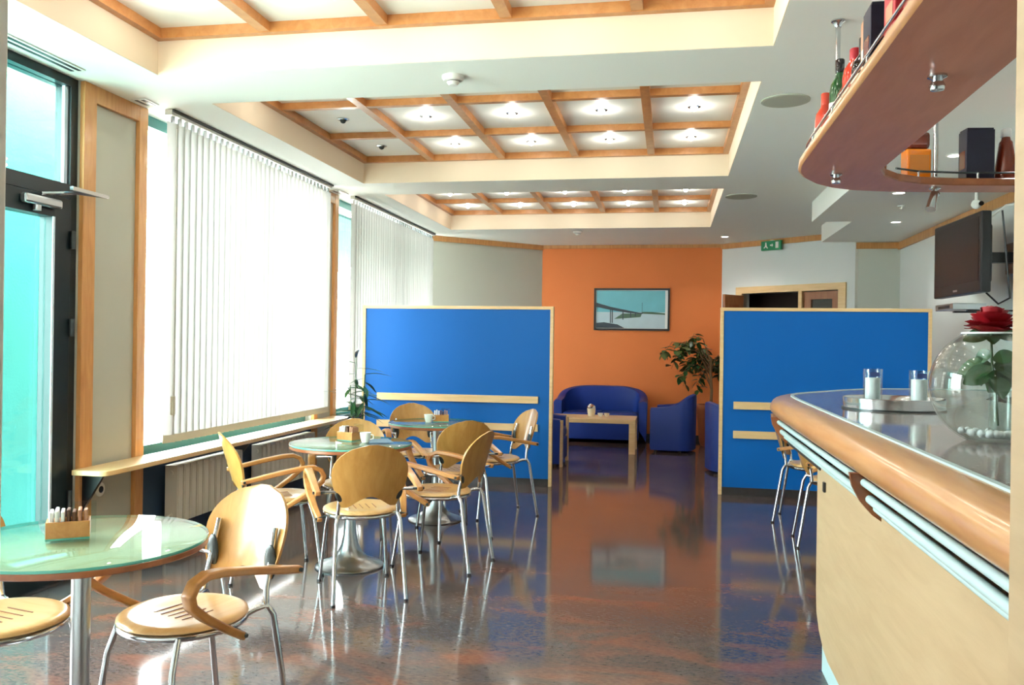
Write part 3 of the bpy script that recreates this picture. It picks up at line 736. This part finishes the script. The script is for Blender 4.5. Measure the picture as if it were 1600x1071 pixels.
# picture of the bridge
pc = thing('framed_picture', 'black framed print of a long bridge over water', 'picture', (-.55, 12.478, 1.87))
W, H = .545, .306
for bx in ((-W, W, -H, -H+.028), (-W, W, H-.028, H), (-W, -W+.028, -H+.028, H-.028), (W-.028, W, -H+.028, H-.028)):
    MB().box(bx[0], bx[1], -.03, -.001, bx[2], bx[3]).build('frame', 'black', pc)
fl = lambda x, y, z: (x, z, y)
def pr(poly, d, name, mat): MB().prism(poly, -.008-d, -.002-d, fl).build(name, mat, pc)
MB().box(-W+.028, W-.028, -.008, -.001, -H+.028, H-.028).build('mount', 'paper', pc)
pr([(-.51, -.04), (.48, -.04), (.48, .272), (-.51, .272)], .001, 'print_sky', 'pic_sky')
pr([(-.51, -.272), (.48, -.272), (.48, -.04), (-.51, -.04)], .001, 'print_water', 'pic_water')
pr([(-.51, .035), (-.51, .095), (-.30, .035), (.10, -.045), (.16, -.05), (.16, -.065), (-.05, -.05), (-.30, -.01)], .003, 'print_bridge_deck', 'pic_dark')
for x, zt, zb_ in ((-.31, .0, -.20), (-.285, .0, -.20), (-.13, -.03, -.15), (-.02, -.045, -.12), (.05, -.05, -.10)):
    pr([(x, zb_), (x+.014, zb_), (x+.014, zt), (x, zt)], .003, 'print_pier', 'pic_dark')
pr([(.12, -.06), (.48, -.075), (.48, -.055), (.30, -.035), (.16, -.035)], .002, 'print_far_shore', 'pic_green')
pr([(-.13, -.06), (.15, -.06), (.13, -.11), (-.10, -.13), (-.25, -.14)], .002, 'print_bank', 'pic_green')
pr([(-.51, -.20), (-.40, -.19), (-.20, -.22), (-.10, -.272), (-.51, -.272), (-.51, -.245)], .003, 'print_rocks', 'pic_dark')
pr([(.148, -.05), (.153, -.05), (.153, .10), (.148, .10)], .003, 'print_mast', 'pic_dark')

# plants
def leafmesh(name, L, Wd, mat, droop=.15):
    vs = []; fs = []; n = 6
    for i in range(n+1):
        u = i/n; w_ = Wd*math.sin(PI*min(1, u*.94+.04))**.8; z = -droop*L*u*u
        vs += [(-w_/2, L*u, z+.12*w_), (0, L*u, z), (w_/2, L*u, z+.12*w_)]
    for i in range(n):
        a = i*3; fs += [(a, a+1, a+4, a+3), (a+1, a+2, a+5, a+4)]
    me = MB().add(vs, fs).mesh(name, 80); me.materials.append(M[mat]); return me
fx = thing('potted_fig', 'leafy potted weeping fig before the orange wall', 'plant', (.56, 11.85, 0))
MB().lathe([(.0, 0), (.13, 0), (.15, .06), (.19, .50), (.2, .52), (.2, .56), (.175, .56), (.17, .50), (.0, .50)], 28).build('pot', 'terracotta', fx, 40)
br = []
MB().tube([(0, 0, .48), (.01, .01, .75), (-.01, .0, 1.0), (0, 0, 1.2)], [.022, .019, .016, .012], 8).build('trunk', 'bark', fx, 60)
rnd = random.Random(4)
tips = []
for i in range(15):
    a = rnd.uniform(0, 2*PI) if i > 6 else rnd.uniform(.75*PI, 1.3*PI); r = rnd.uniform(.2, .56); z = rnd.uniform(1.0, 1.56)-.35*max(0, r-.40)
    if math.sin(a)*r > .38: r = .38
    st = rnd.uniform(.75, 1.15)
    p0 = Vector((0, 0, st)); p2 = Vector((r*math.cos(a), r*.8*math.sin(a), z)); p1 = (p0+p2)/2+Vector((0, 0, .14)); p3 = p2+Vector((.12*math.cos(a), .10*math.sin(a), -rnd.uniform(.12, .40)))
    MB().tube([p0, p1, p2, p3], [.008, .006, .004, .002], 6).build('branch', 'bark', fx, 60)
    tips.append((p1, p2, p3))
lm = [leafmesh('leaf', .13, .072, 'leaf_var'), leafmesh('leaf', .12, .066, 'leaf_dark'), leafmesh('leaf', .12, .06, 'leaf')]
for p1, p2, p3 in tips:
    for k in range(18):
        q = rnd.random(); p = p1.lerp(p2, q*2) if q < .4 else p2.lerp(p3, (q-.4)/.6)
        inst(rnd.choice(lm), 'leaf', fx, p+Vector((rnd.uniform(-.03, .03), rnd.uniform(-.03, .03), 0)), (rnd.uniform(-1.0, .1), rnd.uniform(-.4, .4), rnd.uniform(0, 2*PI)), (1, 1, 1))
bp = thing('potted_dracaena', 'slender green plant with narrow leaves between sill and blue partition', 'plant', (-2.82, 7.40, 0))
MB().lathe([(.0, 0), (.10, 0), (.13, .30), (.14, .32), (.125, .32), (.12, .28), (.0, .28)], 24).build('pot', 'white', bp, 40)
ln = [leafmesh('leaf', .26, .036, 'leaf_dark', .22), leafmesh('leaf', .21, .042, 'leaf', .15)]
rnd = random.Random(11)
for s, (x, y, zt) in enumerate(((0, 0, 1.20), (.07, .05, 1.05), (-.06, .03, .95), (.10, -.05, .88))):
    MB().tube([(x*.3, y*.3, .26), (x*.8, y*.8, .6), (x, y, zt)], [.009, .007, .004], 6).build('stem', 'leaf', bp, 60)
    for k in range(13):
        z = .62+(zt-.62)*k/12; f = (z-.26)/(zt-.26)
        inst(ln[k % 2], 'leaf', bp, (x*(.3+.7*f), y*(.3+.7*f), z), (rnd.uniform(-.35, .45), rnd.uniform(-.3, .3), k*2.4+s), (1, rnd.uniform(.8, 1.25), 1))

# ------------------------------------------------------------------ bar
bar = thing('bar_counter', 'long beech-fronted bar counter with polished dark stone top', 'counter', (.62, 1.13, 0))
OFF = Vector((.62, 1.13, 0))
def bpart(mb, name, mat, parent=bar, **k):
    mb.v = [v-OFF for v in mb.v]; return mb.build(name, mat, parent, **k)
path = [(.62, 1.13), (.62, 2.0), (.62, 3.0), (.62, 4.0), (.622, 4.4), (.632, 4.65), (.655, 4.82), (.70, 4.95), (.78, 5.09), (.908, 5.28), (1.05, 5.49), (1.196, 5.66), (1.36, 5.78), (1.6, 5.86), (2.0, 5.9), (2.65, 5.9)]
bpart(MB().prism(path+[(2.65, 5.2), (1.75, 5.1), (1.62, 4.8), (1.62, 1.13)], 1.06, 1.10), 'stone_top', 'stone')
bpart(MB().sweep(path, [(-.012, 1.100), (-.012, 1.1035), (.004, 1.1035), (.006, 1.09), (.0, 1.08)]), 'edge_strip', 'mint')
nose = [(.006, 1.099), (.030, 1.0985), (.055, 1.094), (.078, 1.085), (.096, 1.071), (.106, 1.053), (.108, 1.036), (.102, 1.018), (.088, 1.004), (.066, .996), (.03, .994), (-.05, .994), (-.05, 1.058), (.002, 1.058), (.003, 1.09)]
bpart(MB().sweep(path, nose), 'bullnose', 'nose', smooth=40)
bpart(MB().prism([(.665, 1.13), (.665, 3.62), (1.05, 4.40), (1.6, 5.0), (2.6, 5.15), (2.6, 5.0), (1.6, 4.7), (1.5, 1.13)], .156, 1.06), 'body', 'dark')
yz = lambda a, b, c: (c, a, b)
bpart(MB().prism([(1.13, .157), (3.42, .157), (3.52, .172), (3.62, .215), (3.68, .27), (3.70, .36), (3.70, .885), (1.13, .885)], .61, .664, yz), 'front_panel', 'bar_face')
bpart(MB().prism([(.648, 1.13), (.648, 3.76), (.70, 3.86), (1.10, 4.45), (1.4, 4.7), (1.4, 1.13)], 0, .1555), 'kickboard', 'mint_kick')
gus = [(.522, .994), (.530, .955), (.552, .912), (.585, .874), (.625, .846), (.664, .838), (.664, .994)]
for y in (2.62, 4.58):
    bpart(MB().prism(gus, y, y+.025, lambda a, b, c: (a, c, b)), 'bracket', 'brown', smooth=30)
bpart(MB().prism([(.605, .994), (.605, .86), (.664, .86), (.664, .994)], 3.62, 4.60, lambda a, b, c: (a, c, b)), 'rail_backing', 'dark')
for ya, yb in ((1.13, 2.62), (2.645, 4.58)):
    for x, z, r in ((.562, .968, .0115), (.578, .920, .013), (.596, .893, .010)):
        bpart(MB().tube([(x, ya, z), (x, yb, z)], r, 12), 'rail_tube', 'mint', smooth=50)
lk = bpart(MB().box(.600, .611, 3.50, 3.53, .79, .83), 'lock', 'black', bevel=.004)

# tray with two votive glasses
tr = thing('round_tray', 'round polished steel tray on the bar', 'tray', (.94, 3.86, 1.1005))
MB().lathe([(.0, 0), (.19, 0), (.20, .006), (.203, .048), (.199, .050), (.195, .046), (.19, .010), (.0, .008)], 56).build('tray_body', 'chrome', tr, 40)
MB().lathe([(.1975, .0), (.2055, .0), (.2055, .007), (.1995, .007)], 56, cap=False).build('foot_ring', 'dark_metal', tr, 40)
for x, y, lab in ((.865, 3.90, 'left'), (1.02, 3.78, 'right')):
    t = thing('votive_glass', 'tall frosted votive glass, %s one on the steel tray' % lab, 'glass', (x, y, 1.1095), 0, 'votive glasses on the tray')
    MB().lathe([(.0, 0), (.034, 0), (.038, .006), (.039, .160), (.0355, .160), (.034, .012), (.0, .010)], 28).build('outer_glass', 'glass', t, 40)
    MB().lathe([(.0, .011), (.030, .011), (.031, .122), (.0, .122)], 24).build('candle', 'frost', t, 40)
    MB().box(-.018, .018, -.0405, -.0395, .128, .148).build('print', plain('label_navy', srgb(44, 62, 110), .5), t)

# glass globe with a rose
gb = thing('globe_vase', 'large clear glass globe vase on the bar', 'vase', (.905, 2.62, 1.1005))
R = .168
pf = [(.0, 0)]+[(R*math.cos(math.radians(a)), .155+R*math.sin(math.radians(a))) for a in range(-66, 63, 6)]+[(.085, .306)]
inn = [((R-.004)*math.cos(math.radians(a)), .155+(R-.004)*math.sin(math.radians(a))) for a in range(60, -67, -6)]+[(.0, .006)]
MB().lathe(pf+[(.081, .306)]+inn, 48).build('globe', 'glass', gb, 60)
MB().tube([(.083*math.cos(2*PI*i/40), .083*math.sin(2*PI*i/40), .306) for i in range(40)], .003, 6, True).build('rim', 'frost', gb, 60)
pb = MB(); rnd = random.Random(3)
for i in range(34):
    a = rnd.uniform(0, 2*PI); r = rnd.uniform(0, .085); pb.ball((r*math.cos(a), r*math.sin(a), .018+.10*r), .011, n=8, k=6)
o = pb.build('glass_beads', 'frost', gb, 60); o['kind'] = 'stuff'
iv = thing('bud_vase', 'slim clear cylinder vase inside the glass globe', 'vase', (.925, 2.62, 1.1265))
MB().lathe([(.0, 0), (.030, 0), (.032, .004), (.032, .13), (.029, .13), (.029, .008), (.0, .007)], 28).build('cylinder', 'glass', iv, 50)
rs = thing('rose', 'dark red rose with green leaves standing in the globe vase', 'flower', (.917, 2.62, 1.145))
MB().tube([(.0, 0, 0), (-.008, 0, .10), (-.018, 0, .18), (-.022, 0, .285)], .0035, 8).build('stem', 'leaf_dark', rs, 60)
pm = []
for k, (Lp, Wp) in enumerate(((.074, .052), (.072, .060), (.066, .062))):
    vs = []; fs = []; n = 6
    for j in range(n+1):
        v = j/n
        for i in range(n+1):
            u = -1+2*i/n; hw = Wp/2*math.sin(PI*(.14+.62*v))**.6
            curl = .006*max(0, v-.62)/.38*(k+.4)
            vs.append((u*hw, .010+.012*math.sin(v*PI*.5)*(1+k*.6)-.010*u*u+curl, Lp*v-curl*.45*v-.004*abs(u)))
    for j in range(n):
        for i in range(n): a = j*(n+1)+i; fs.append((a, a+1, a+n+2, a+n+1))
    me = MB().add(vs, fs).mesh('petal', 80); me.materials.append(M['rose']); pm.append(me)
for k, cnt, tilt in ((0, 6, .10), (0, 7, -.08), (1, 8, -.24), (1, 9, -.42), (2, 10, -.60), (2, 10, -.80)):
    for i in range(cnt):
        inst(pm[k], 'petal', rs, (-.022, 0, .268), (tilt+random.uniform(-.13, .13), random.uniform(-.15, .15), 2*PI*i/cnt+k*.4+tilt*3+random.uniform(-.15, .15)), (.9, .9, .95))
MB().ball((-.022, 0, .310), .022, .022, .030, 10, 8).build('bud', 'rose', rs, 60)
rl = leafmesh('leaf', .072, .052, 'leaf_dark', .25)
for z, rz_, s_, rx_, ry_ in ((.258, 1.5, 1.0, -.15, -.9), (.258, -1.5, 1.1, .1, .9), (.255, 2.9, .8, -.2, 0), (.205, 1.7, .8, -.9, -1.2), (.185, -1.3, .7, .5, 1.1), (.165, 1.4, 1.35, -.25, -1.1), (.16, 2.2, 1.2, -.7, -.9), (.165, -1.3, 1.5, -.1, 1.1), (.15, -1.9, 1.4, -.5, 1.0), (.19, -1.5, .8, .7, 1.2), (.14, 3.2, 1.1, -.6, 0), (.14, -.6, 1.2, -.5, .6), (.15, .5, 1.1, -.4, -.6)):
    x = -.022*z/.285
    inst(rl, 'leaf', rs, (x, 0, z), (rx_, ry_, rz_), (s_, s_, s_))

# ------------------------------------------------------------------ hanging shelf
ZB = 2.13; ZT = 2.165
outer = [(.54, 1.13), (.54, 2.2), (.54, 3.2), (.54, 3.62)]+[(.542, 3.78), (.56, 3.93), (.60, 4.06), (.67, 4.20), (.76, 4.31), (.87, 4.39), (1.05, 4.45), (1.35, 4.50), (2.2, 4.58)]
inner = [(2.2, 4.42), (1.56, 4.345), (1.30, 4.31), (1.14, 4.26), (1.02, 4.17), (.93, 4.04), (.885, 3.90), (.885, 3.6), (.885, 1.13)]
sh = thing('hanging_shelf', 'reddish-brown L-shaped bottle shelf hung over the bar', 'shelf', (.54, 1.13, ZB)); OFS = Vector((.54, 1.13, ZB))
def spart(mb, name, mat, **k):
    mb.v = [v-OFS for v in mb.v]; return mb.build(name, mat, sh, **k)
spart(MB().prism(outer+inner, ZB, ZT), 'board', 'shelf')
spart(MB().sweep(outer, [(.0, ZB), (.010, ZB+.006), (.012, ZB+.0175), (.010, ZT-.006), (.0, ZT)]), 'front_edging', 'nose', smooth=60)
spart(MB().sweep(inner, [(.0, ZB), (.006, ZB+.004), (.006, ZT-.004), (.0, ZT)]), 'back_edging', 'brown')
rp = [(p[0]+.02, p[1]-.01, ZT+.055) for p in outer[:9]]
rod = spart(MB().tube(rp, .006, 8), 'guard_rail', 'chrome', smooth=60)
for y in (1.5, 2.1, 2.65, 3.2, 3.62):
    spart(MB().tube([(.56, y, ZT), (.56, y, ZT+.055)], .005, 8), 'rail_post', 'chrome', smooth=60)
rp2 = [(1.02, 4.20, ZT+.03), (1.14, 4.285, ZT+.03), (1.35, 4.345, ZT+.03), (2.1, 4.43, ZT+.03)]
spart(MB().tube(rp2, .005, 8), 'guard_rail', 'dark_metal', smooth=60)
for x, y in ((1.14, 4.285), (1.42, 4.352)): spart(MB().tube([(x, y, ZT), (x, y, ZT+.03)], .005, 8), 'rail_post', 'chrome', smooth=60)
for x, y in ((.715, 3.97), (.73, 2.57), (1.235, 4.36), (.73, 1.4)):
    spart(MB().tube([(x, y, ZT), (x, y, ZC)], .011, 12), 'hanger_rod', 'chrome', smooth=60)
    spart(MB().lathe([(.03, 0), (.03, -.006), (.018, -.014), (.013, -.03)], 20, (x, y, ZC)), 'ceiling_flange', 'chrome', smooth=50)
    spart(MB().lathe([(.0, -.045), (.018, -.042), (.022, -.030), (.016, -.018), (.013, -.012), (.026, -.006), (.026, 0)], 20, (x, y, ZB)), 'end_nut', 'chrome', smooth=50)
sp_ = thing('shelf_spotlight', 'small chrome spotlight clamped under the bottle shelf', 'lamp', (1.225, 4.36, ZB-.03))
MB().tube([(0, -.03, .05), (0, -.035, .0), (-.01, -.04, -.03)], .010, 10).build('arm', 'chrome', sp_, 60)
MB().tube([(.0, -.03, .0), (-.02, -.06, -.05), (-.03, -.075, -.085)], [.016, .020, .024], 14).build('head', 'chrome', sp_, 60)

# bottles and cartons
def bottle(label, x, y, prof, body, cap, capz, lab=None, z=ZT+.0005):
    t = thing('bottle', label, 'bottle', (x, y, z), 0, 'bottles on the hanging shelf')
    MB().lathe([(.0, 0)]+prof, 24).build('body', body, t, 45)
    r, a, b = capz; MB().lathe([(r, a), (r*1.05, a+.004), (r*1.05, b-.004), (r*.9, b), (.0, b)], 18).build('cap', cap, t, 40)
    if lab: MB().lathe([(lab[0]+.0008, lab[1]), (lab[0]+.0012, (lab[1]+lab[2])/2), (lab[0]+.0008, lab[2])], 24, cap=False).build('label', lab[3], t, 40)
    return t
wine = [(.034, 0), (.037, .006), (.037, .15), (.033, .18), (.018, .205), (.014, .22), (.014, .27)]
squat = [(.038, 0), (.041, .006), (.041, .12), (.036, .15), (.020, .175), (.016, .19)]
bottle('orange-red bottle at the far rounded end of the shelf', .614, 3.66, squat, 'red_glass', 'red_glass', (.017, .185, .235), (.041, .03, .09, 'label'))
bottle('green glass bottle with a dark neck on the shelf', .614, 3.36, wine, 'green_glass', 'black_glass', (.016, .225, .275), (.037, .04, .11, 'label'))
bottle('small clear-labelled red bottle between the green and the dark ones', .61, 3.20, [(.032, 0), (.034, .006), (.034, .10), (.015, .13), (.013, .15)], 'dark_amber', 'black', (.014, .15, .175), (.034, .02, .08, 'label'))
bottle('pink-red bottle behind the guard rail beside the dark bottle', .612, 3.08, squat, 'red_glass', 'red_box', (.018, .18, .22), (.041, .03, .08, 'label'))
bottle('slim black wine bottle before the cartons on the shelf', .614, 2.96, [(.034, 0), (.037, .006), (.037, .11), (.033, .135), (.018, .155), (.013, .168)], 'black_glass', 'black', (.0145, .165, .215), (.037, .03, .09, 'label'))
def carton(label, x, y, wx, wy, h, mat, lid=None, z=ZT+.0005, rz=0):
    t = thing('carton', label, 'box', (x, y, z), rz, 'bottle cartons on the hanging shelf')
    MB().box(-wx/2, wx/2, -wy/2, wy/2, 0, h).build('body', mat, t, bevel=.003)
    MB().box(-wx/2+.004, wx/2-.004, -wy/2+.004, wy/2-.004, h, h+.008).build('lid', lid or mat, t, bevel=.002)
    MB().box(-wx/2-.001, -wx/2, -wy*.3, wy*.3, h*.25, h*.6).build('front_label', 'label' if mat == 'carton' else ('dark_amber' if mat == 'navy_box' else 'carton'), t)
carton('tall tan bottle carton on the shelf', .635, 2.85, .09, .08, .235, 'carton')
carton('navy blue bottle carton between tan and red cartons', .622, 2.72, .10, .10, .215, 'navy_box')
carton('black tall carton behind the navy one', .66, 2.60, .09, .09, .27, 'black')
carton('red bottle carton nearest the wooden jamb', .625, 2.46, .10, .12, .22, 'red_box')
carton('red long carton at the near end of the shelf', .625, 2.22, .10, .20, .18, 'red_box')
# far arm
am = thing('spirit_bottle', 'square amber spirit bottle on the far arm of the shelf', 'bottle', (1.155, 4.385, ZT+.0005), .12)
MB().prism(rounded(-.058, .058, -.04, .04, .012), 0, .15).build('body', 'amber', am, 40, .008)
MB().box(-.056, .056, -.038, .038, .1505, .235).build('shoulder', 'dark_amber', am, bevel=.02)
MB().lathe([(.016, .235), (.016, .28), (.0, .28)], 16).build('cap', 'red_box', am, 40)
MB().box(-.045, .045, -.0415, -.0402, .03, .12).build('label', plain('amber_label', srgb(196, 120, 40), .5), am)
carton('dark navy carton standing free on the far arm of the shelf', 1.44, 4.435, .13, .09, .245, 'navy_box', rz=.1)
dk = bottle('dark amber decanter by the wooden jamb on the far arm', 1.575, 4.45, [(.050, 0), (.052, .006), (.040, .12), (.030, .19), (.022, .20), (.018, .215)], 'dark_amber', 'frost', (.022, .215, .255))
bottle('short dark bottle at the inner bend of the shelf', .965, 4.33, [(.042, 0), (.044, .006), (.044, .09), (.018, .12), (.015, .14)], 'dark_amber', 'black', (.016, .14, .17))

# ------------------------------------------------------------------ television on the right wall
tv = thing('television', 'black flat television on a wall arm by the soffit', 'television', (2.24, 7.24, 1.78), math.radians(2))
MB().box(-.03, .045, -.50, .50, 0, .60).build('housing', 'black', tv, bevel=.012)
MB().box(-.033, -.0305, -.46, .46, .085, .56).build('screen', 'screen', tv)
MB().box(.045, .10, -.38, .38, .08, .52).build('rear_case', 'black', tv, bevel=.02)
MB().box(.10, .40, -.04, .04, .26, .34).build('wall_arm', 'black', tv)
MB().box(.385, .400, -.12, .12, .18, .42).build('wall_plate', 'black', tv)
MB().box(-.034, -.031, -.04, .04, .03, .045).build('badge', 'steel', tv)
sb = thing('media_player', 'slim silver set-top box on a bracket below the television', 'player', (2.26, 7.36, 1.655))
MB().box(-.12, .12, -.30, .14, .012, .06).build('box', 'steel', sb, bevel=.004)
MB().box(-.122, -.1202, -.22, .06, .024, .046).build('front_display', 'black', sb)
MB().box(.0, .40, -.26, -.22, 0, .012).box(.0, .40, .06, .10, 0, .012).build('bracket', 'black', sb)
q = MB().tube([(2.36, 6.98, 2.36), (2.44, 6.90, 2.44), (2.60, 6.72, 2.44), (2.622, 6.70, 2.40)], .008, 8); q.v = [v-Vector((2.24, 7.24, 1.78)) for v in q.v]
q.build('wall_cable', 'white', tv, 60)
q = MB().tube([(2.36, 6.76, 2.38), (2.38, 6.74, 2.1), (2.40, 6.74, 1.85), (2.42, 6.76, 1.74), (2.38, 6.86, 1.70), (2.34, 6.98, 1.79)], .007, 8); q.v = [v-Vector((2.24, 7.24, 1.78)) for v in q.v]
q.build('power_cable', 'black', tv, 60)
wc = thing('security_camera', 'small white security camera at the ceiling trim above the television', 'camera', (2.26, 6.95, 2.42))
MB().tube([(.0, 0, .19), (0, 0, .06)], .010, 8).build('stem', 'white', wc, 60)
MB().ball((0, 0, .035), .036, n=14, k=10).build('head', 'white', wc, 60)
MB().lathe([(.014, 0), (.018, .02)], 12).xf(Matrix.Translation((.02, -.03, .035)) @ Matrix.Rotation(PI/2, 4, 'X')).build('lens', 'black', wc, 50)
